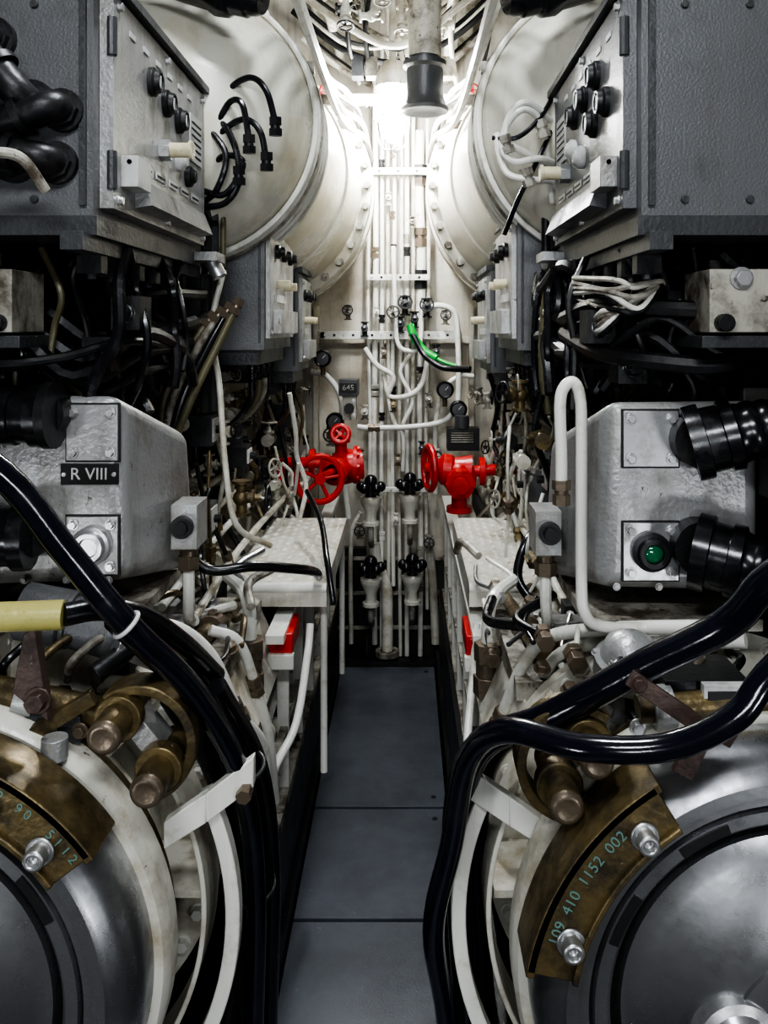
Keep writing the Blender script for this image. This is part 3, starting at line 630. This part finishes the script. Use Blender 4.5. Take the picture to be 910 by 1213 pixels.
b.sph((.26,2.96,.88),.062,RED,24); b.lathe((.26,2.96,.88),(0,-1,-.2),[(.04,.05),(.07,.05),(.07,.03),(.085,.03),(.085,0)],RED,22)
for i in range(6): b.bolt((.26+.042*math.cos(i*PI/3),2.89,.868+.042*math.sin(i*PI/3)),(0,-1,-.2),.008,RED)
b.cyl((.26,2.96,.88),(.26,2.96,.77),.028,RED); b.cyl((.26,2.96,.78),(.26,2.96,.76),.045,RED)
b.cyl((.3,2.97,.90),(.46,2.97,.91),.02,RED); b.cyl((.33,2.97,.9),(.35,2.97,.9),.05,RED)
b.out('red_handwheel_valve')
# ------------------------------------------------------------------ lamp
b=B()
lx,ly=.025,3.0
b.cyl((lx,ly,2.34),(lx,ly,2.95),.012,CREAM); b.lathe((lx,ly,2.26),(0,0,1),[(0,.058),(.02,.062),(.05,.055),(.09,.03),(.1,0)],CREAM,28)
lo=b.out('ceiling_bulb_lamp')
b=B(); b.lathe((lx,ly,2.06),(0,0,1),[(0,0),(.008,.02),(.025,.036),(.06,.046),(.13,.048),(.18,.045),(.20,.043)],BULB,24); b.out('glass_globe',0,lo)
b=B()
for i in range(6):
    a=i*PI/3; b.tube([(lx+.058*math.cos(a),ly+.058*math.sin(a),2.28),(lx+.060*math.cos(a),ly+.060*math.sin(a),2.14),(lx+.042*math.cos(a),ly+.042*math.sin(a),2.05),(lx,ly,2.035)],.0028,STEELB,n=6)
b.tor((lx,ly,2.15),(0,0,1),.060,.0028,STEELB); b.out('wire_guard',0,lo)
b=B(); b.box(-.05,.0,3.2,3.26,2.26,2.38,CREAMD); b.lathe((-.02,3.25,2.2),(0,0,1),[(0,0),(.01,.03),(.08,.03),(.09,0)],BULB,18); b.out('bulkhead_lamp',.003)
b=B(); hx,hy=.135,2.8
b.lathe((hx,hy,2.12),(0,0,1),[(0.01,0),(0.01,.05),(0,.07),(.0,.078),(.012,.08),(.02,.072),(.05,.062),(.14,.062),(.15,.072),(.165,.072),(.17,.05),(.19,.05),(.2,.03),(.2,0)],GREYD,36)
b.cyl((hx,hy,2.3),(hx,hy,2.5),.055,CREAMD,n=26); b.cyl((hx,hy,2.5),(hx,hy,2.95),.07,CREAMD,n=26); b.tor((hx,hy,2.5),(0,0,1),.07,.012,CREAM)
b.out('alarm_horn')
# ------------------------------------------------------------------ ceiling pipes
b=B()
for i,(x,z,r,m) in enumerate(((-.22,2.6,.02,CREAM),(-.14,2.75,.016,CREAMD),(-.08,2.55,.012,BLACKM),(.0,2.75,.022,CREAM),(.24,2.55,.02,CREAM),(.32,2.7,.03,CREAMD),(.2,2.8,.012,BLACKM),(-.3,2.75,.03,CREAM),(.40,2.6,.012,BLACKM))):
    b.tube([(x,-.5,z+.03),(x,1.2,z+.02),(x,2.4,z),(x,3.2,z),(x+.01,3.5,z-.02),(x+.01,3.74,z-.05)],r,m,n=12)
b.out('ceiling_pipe_run')
b=B()
for i in range(10):
    y=2.65+i*.10; z=2.44+.06*math.sin(i*2.1)
    b.tube([(-.35,y,z+.2),(-.15,y,z+.05),(.05,y+.02,z+.06*math.cos(i)),(.25,y,z+.1),(.42,y,z+.25)],.006+.003*(i%3),[CREAMD,BLACKM,CREAM,BLACKM][i%4],n=9)
b.box(-.2,.28,3.3,3.33,2.28,2.32,CREAM)
for x in(-.10,-.05,.22): b.box(x-.02,x+.02,3.0,3.06,2.30,2.37,random.choice([GREYD,CREAMD])); 
for x in(-.12,-.06,.06,.24): b.tube([(x,2.9,2.9),(x+.01,2.9,2.6),(x-.01,2.95,2.42),(x+.02,3.1,2.3)],.009,random.choice([BLACKM,CREAM]),n=8)
b.out('overhead_cross_pipes')
for x,y,z in((-.07,3.1,2.38),(-.13,2.9,2.5),(.05,3.3,2.5),(.22,3.2,2.36),(-.05,3.35,2.3),(-.12,2.7,2.42),(.2,2.9,2.45),(.0,2.6,2.46),(-.04,2.75,2.42),(.06,2.85,2.45)):
    b=B(); b.valve((x,y,z),random.choice([(0,-.3,-1),(-.5,-.6,-.4),(.5,-.8,0)]),.022,random.choice([CREAM,CREAMD,BLACKM]),random.choice([BLACKM,None,CREAMD]),random.choice([(1,0,0),(0,0,1)])); b.out('overhead_valve')
b=B(); b.valve((-.20,2.95,2.22),(0,-1,0),.02,CREAM,RED,(0,0,1)); b.out('overhead_valve')
b=B(); b.valve((.30,2.95,2.22),(0,-1,0),.02,CREAM,RED,(0,0,1)); b.out('overhead_valve')
# ------------------------------------------------------------------ posts
b=B(); b.box(-.415,-.395,2.0,2.03,1.2,2.95,BLACKM); b.box(-.415,-.380,2.03,2.04,1.2,2.95,BLACKM); b.cyl((-.372,2.05,1.55),(-.372,2.05,2.95),.007,OLIVE); b.box(-.44,-.37,2.0,2.05,1.53,1.55,CAST)
b.cyl((-.38,1.96,1.56),(-.36,1.96,1.52),.018,STEELB); b.out('steel_angle_post',.002)
b=B(); b.box(.435,.455,2.1,2.13,1.6,2.95,BLACKM); b.cyl((.42,2.1,1.2),(.42,2.1,2.95),.011,BLACKM); b.cyl((.40,2.0,1.55),(.43,2.1,1.55),.01,CAST); b.out('steel_angle_post',.002)
for s,x in((-1,-.24),(1,.29)):
    b=B(); d=Vector((-s*.85,-.2,-.25)).normalized(); p=Vector((x,1.85,2.12))
    b.lathe(p,-d,[(0,0),(0,.03),(.012,.036),(.03,.039),(.035,.044),(.07,.044),(.08,.052),(.11,.054),(.13,.045),(.2,.04),(.3,.03)],BLACK,28); b.box(x+s*.08,x+s*.1,1.85,1.87,2.13,2.5,BLACKM); b.out('black_drum_floodlight')
b=B()
for P in ([(-.40,2.05,1.84),(-.37,1.98,1.91),(-.33,1.95,1.96),(-.28,1.93,1.975),(-.245,1.92,1.94),(-.225,1.92,1.87)],
          [(-.41,2.0,1.8),(-.36,1.95,1.85),(-.30,1.93,1.88),(-.26,1.92,1.85),(-.245,1.92,1.78)],
          [(-.42,2.0,2.0),(-.39,1.95,1.88),(-.34,1.93,1.80),(-.36,1.93,1.72),(-.41,2.0,1.70)],
          [(-.41,2.0,1.85),(-.36,1.95,1.88),(-.32,1.93,1.82),(-.31,1.93,1.74),(-.34,1.93,1.69),(-.40,1.95,1.68)],
          [(-.41,2.0,1.87),(-.37,1.95,1.87),(-.33,1.93,1.92),(-.30,1.92,1.91),(-.285,1.92,1.83)],
          [(-.41,2.0,1.76),(-.35,1.95,1.80),(-.30,1.93,1.78),(-.34,1.93,1.71),(-.40,1.95,1.72)]):
    b.tube(P,.0075,BLACK,n=10)
for p in((-.225,1.92,1.86),(-.245,1.92,1.78),(-.31,1.93,1.75),(-.285,1.92,1.82)): b.fitting(p,(0,.1,-1),.010,BLACKM)
b.out('black_cable_loops')
b=B()
for P in ([(.44,2.0,1.75),(.36,1.95,1.80),(.30,1.92,1.83),(.31,1.92,1.89),(.35,1.92,1.915),(.42,1.97,1.88)],
          [(.45,2.0,1.78),(.38,1.93,1.79),(.32,1.92,1.78),(.29,1.92,1.81),(.305,1.92,1.87),(.345,1.92,1.90),(.39,1.95,1.86),(.42,2.0,1.7)],
          [(.46,2.0,1.7),(.41,1.95,1.74),(.36,1.92,1.74),(.30,1.93,1.76),(.28,1.94,1.85)]):
    b.tube(P,.0080,CREAMW,n=10)
for p in((.30,1.92,1.82),(.35,1.92,1.745),(.385,1.94,1.86)): b.fitting(p,(.3,.1,-1),.010,CREAMD)
b.tube([(.44,2.0,1.92),(.38,1.94,1.80),(.33,1.93,1.70),(.30,1.96,1.62)],.006,BLACK,n=8)
b.tube([(.44,2.0,2.0),(.39,1.94,1.90),(.33,1.93,1.84),(.27,1.94,1.84)],.006,BLACK,n=8)
b.out('cream_pipe_loops')
# ------------------------------------------------------------------ clutter in the dark bays
for s in(-1,1):
    b=B(); x=.55
    b.box(s*x,s*(x+.12),1.33,1.45,1.395,1.495,CREAMD); b.bolt((s*(x+.05),1.33,1.48),(0,-1,0),.014,CAST); b.box(s*(x-.01),s*(x+.14),1.335,1.47,1.37,1.39,GREYD); b.cyl((s*(x+.02),1.33,1.41),(s*(x+.02),1.31,1.41),.014,BLACKM)
    b.out('small_junction_box',.005)
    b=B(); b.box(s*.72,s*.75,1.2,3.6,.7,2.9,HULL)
    for i in range(14):
        y=1.35+i*.16; z=random.uniform(1.0,1.5); b.cbox((s*.69,y,z),(.07,.1,random.uniform(.06,.14)),random.choice([BLACKM,GREYD,CREAMD,HULL]))
    b.out('equipment_backing_panel',.003)
    b=B()
    for i in range(30):
        x=.40+random.random()*.28; y=1.45+random.random()*.7; z=1.54
        P=[(s*x,y,z)]
        for k in range(4):
            x+=random.uniform(-.05,.05); y+=random.uniform(-.05,.05); z-=random.uniform(.04,.1); x=max(x,.39); y=max(y,1.42); P.append((s*x,y,z))
        b.tube(P,random.choice([.006,.008,.011,.014]),random.choice([BLACK,BLACK,BLACKM,OLIVE,BLACK,BLACKM,BLACKM]),n=8)
    for i in range(12):
        z=random.uniform(1.32,1.5); y=random.uniform(1.4,1.8)
        b.tube([(s*.7,y,z),(s*.6,y-.04,z+random.uniform(-.05,.05)),(s*.5,y-.02,z+random.uniform(-.05,.05)),(s*.42,y+.08,z+random.uniform(-.05,.05)),(s*.40,y+.3,z)],random.choice([.008,.012,.016]),BLACKM,n=8)
    for i in range(6):
        x=.42+.045*i; y=1.45+random.random()*.2; z=1.33+random.random()*.12; b.cbox((s*x,y,z),(.05,.07,.06),BLACKM); b.gland((s*x,y-.03,z),(0,-1,0),.016,.04)
    b.out('black_cable_bundle',.0)
    for i in range(26):
        y=random.uniform(1.95,3.4); z=random.uniform(.86,1.27); x=random.uniform(.31,.5)+(.0 if s<0 else .05)
        b=B(); k=random.uniform(.013,.024)
        b.valve((s*x,y,z),random.choice([(-s,0,0),(0,-1,.2),(-s,-.6,.2),(0,0,1)]),k,random.choice([CREAMD,BRASS,BLACKM,CREAM]),random.choice([BLACKM,None,BLACKM,CREAMD]),random.choice([(0,1,0),(0,0,1)]))
        b.out('small_bronze_valve' if i%2 else 'small_stop_valve')
    for i in range(10):
        y=2.0+i*.15; z=random.uniform(.9,1.25); x=.35+random.random()*.08+(.0 if s<0 else .05)
        b=B(); h=random.uniform(.05,.09)
        b.box(s*x,s*(x+.1),y,y+.08,z,z+h,random.choice([BLACKM,GREYD,CREAMD,GREY])); b.box(s*(x-.004),s*x,y+.01,y+.07,z+.01,z+h-.01,random.choice([LABEL,GREYD,BLACKM]))
        b.cyl((s*(x-.004),y+.04,z+h/2),(s*(x-.02),y+.04,z+h/2),.01,BLACKM); b.gland((s*(x+.05),y+.04,z),(0,0,-1),.01,.04)
        b.out('small_switch_box',.003)
    b=B()
    for i in range(26):
        y=random.uniform(1.9,3.5); x=random.uniform(.27,.45)+(.0 if s<0 else .05); z=random.uniform(.68,.85)
        P=[(s*x,y,z)]
        for k in range(4):
            x+=random.uniform(-.03,.05); y+=random.uniform(-.08,.08); z+=random.uniform(.04,.14); P.append((s*x,y,z))
        b.tube(P,random.choice([.004,.006,.008]),random.choice([CREAM,CREAMW,CREAMD,BLACK,CREAM,BLACKM,BRASS]),n=8)
        if i%2: b.fitting(P[2],(P[3][0]-P[1][0],P[3][1]-P[1][1],P[3][2]-P[1][2]),.009,random.choice([NUT,BRASS,CREAMD]))
    for z,x in((.86,.42),(.90,.46),(.95,.5),(.83,.36),(1.0,.52)):
        x+=0 if s<0 else .05
        b.tube([(s*x,1.7,z-.02),(s*x,2.2,z),(s*(x-.02),2.8,z),(s*(x-.05),3.4,z-.02),(s*(x-.05),3.74,z)],.009,random.choice([CREAM,CREAMW]),n=8)
    b.out('instrument_pipe_cluster')
    b=B()
    for i in range(26):
        y=random.uniform(1.3,2.0); x=random.uniform(.24,.55); z=random.uniform(.74,.88)
        b.tube([(s*x,y,z),(s*(x+random.uniform(-.05,.05)),y+.08,z+random.uniform(-.03,.03)),(s*(x+random.uniform(-.05,.05)),y+.18,z+random.uniform(-.05,.03))],random.choice([.005,.007,.010]),random.choice([CREAMW,CREAM,BLACK,CREAMD,BRASS,STEELB,GREYD]),n=9)
        if i%2: b.fitting((s*x,y,z),(0,1,.1),.011,random.choice([NUT,BRASS,CREAMD,CAST]))
    for i in range(7):
        y=1.4+i*.09; b.bolt((s*random.uniform(.25,.36),y,.80),(0,-.3,1),.012,random.choice([NUT,STEELB]))
    for i in range(6):
        y=1.34+i*.1; x=.36+.04*(i%3); b.box(s*x,s*(x+.06),y,y+.05,.77,.83,random.choice([BLACKM,CAST,CREAMD,GREYD])); b.bolt((s*(x+.03),y,.80),(0,-1,0),.010,STEELB)
    b.box(s*.27,s*.62,1.52,2.0,.73,.765,CREAMD)
    b.hexa([(s*.235,1.5,.60),(s*.30,1.5,.72),(s*.30,2.05,.72),(s*.235,2.05,.60),(s*.225,1.5,.60),(s*.285,1.5,.735),(s*.285,2.05,.735),(s*.225,2.05,.60)],CREAM)
    b.out('tube_top_gear',.0015)
pipe([(-.36,2.0,1.54),(-.385,1.98,1.40),(-.36,1.95,1.28),(-.34,1.92,1.10),(-.31,1.9,.96),(-.24,1.95,.9)],.007,CREAM,'rubber_drain_hose')
pipe([(.42,2.0,1.56),(.40,2.0,1.45),(.395,2.0,1.3),(.41,2.0,1.2)],.009,OLIVE,'rubber_drain_hose')
for i in range(4): pipe([(-.31-.02*i,1.9,1.45-.01*i),(-.35-.02*i,1.88,1.36),(-.40-.02*i,1.86,1.25),(-.44-.01*i,1.86,1.15)],.009,[OLIVE,BLACK,CREAMD,OLIVE][i],'armoured_cable',fit=(0,))
pipe([(-.38,1.75,.93),(-.33,1.75,.90),(-.25,1.78,.90),(-.17,1.85,.875),(-.14,1.95,.84),(-.14,2.05,.80)],.011,BLACK,'black_rubber_hose')
pipe([(.42,2.1,.92),(.36,2.0,.90),(.33,1.95,.83),(.36,1.9,.78)],.011,BLACK,'black_rubber_hose')
pipe([(-.10,2.0,.75),(-.125,2.1,.83),(-.16,2.3,.88),(-.22,2.5,.92)],.008,BLACK,'black_rubber_hose')
b=B()
for i in range(5):
    q=[random.uniform(-.012,.012) for _ in range(8)]
    b.tube([(.40,1.65,1.5-.01*i),(.42+q[0],1.45,1.49-.012*i+q[1]),(.46+q[2],1.42,1.475+q[3]-.01*i),(.50+q[4],1.43,1.47+q[5]),(.45+q[6],1.44,1.44+q[7]),(.41,1.46,1.43-.01*i),(.42,1.6,1.40)],.005,[CREAM,CREAMD,CREAMD,CREAMW,BLACK][i],n=8)
b.out('cream_wire_loop')
# ------------------------------------------------------------------ lights
def area(loc,tgt,size,e,col,name,sy=None):
    l=bpy.data.lights.new(name,'AREA'); l.energy=e; l.size=size; l.color=col
    if sy: l.shape='RECTANGLE'; l.size_y=sy
    o=bpy.data.objects.new(name,l); bpy.context.scene.collection.objects.link(o); o.location=loc
    o.rotation_euler=(Vector(tgt)-Vector(loc)).to_track_quat('-Z','Y').to_euler(); return o
area((0,-.4,2.4),(0,1.6,.8),1.0,26,(.92,.96,1),'rear_ceiling_lamp',.15)
area((0,-1.1,1.3),(0,1.4,.7),.8,13,(.90,.95,1),'rear_fill_light',.25)  # unseen soft fill added behind the camera for door reflections, no real fixture
area((.0,1.3,2.75),(0,1.9,.3),.25,24,(.90,.95,1),'mid_ceiling_lamp')
for s in(-1,1): area((s*1.15,-.3,.55),(s*.5,1.2,.55),.25,5,(.92,.96,1),'side_glint_light')  # low lights added out of view to put glints on the steel doors
w=bpy.data.worlds.new('world'); bpy.context.scene.world=w; w.use_nodes=True
w.node_tree.nodes['Background'].inputs[0].default_value=(.5,.55,.6,1); w.node_tree.nodes['Background'].inputs[1].default_value=.02
# ------------------------------------------------------------------ camera
c=bpy.data.cameras.new('camera'); co=bpy.data.objects.new('camera',c); bpy.context.scene.collection.objects.link(co)
co.location=(.07,0,1.4); co.rotation_euler=(PI/2,0,0)
c.sensor_fit='VERTICAL'; c.sensor_height=36; c.lens=36*1000/1213; c.shift_x=-25/1213; c.shift_y=-216.5/1213; c.clip_start=.02
bpy.context.scene.camera=co
vs=bpy.context.scene.view_settings
vs.view_transform='AgX'
try: vs.look='AgX - High Contrast'
except Exception: pass
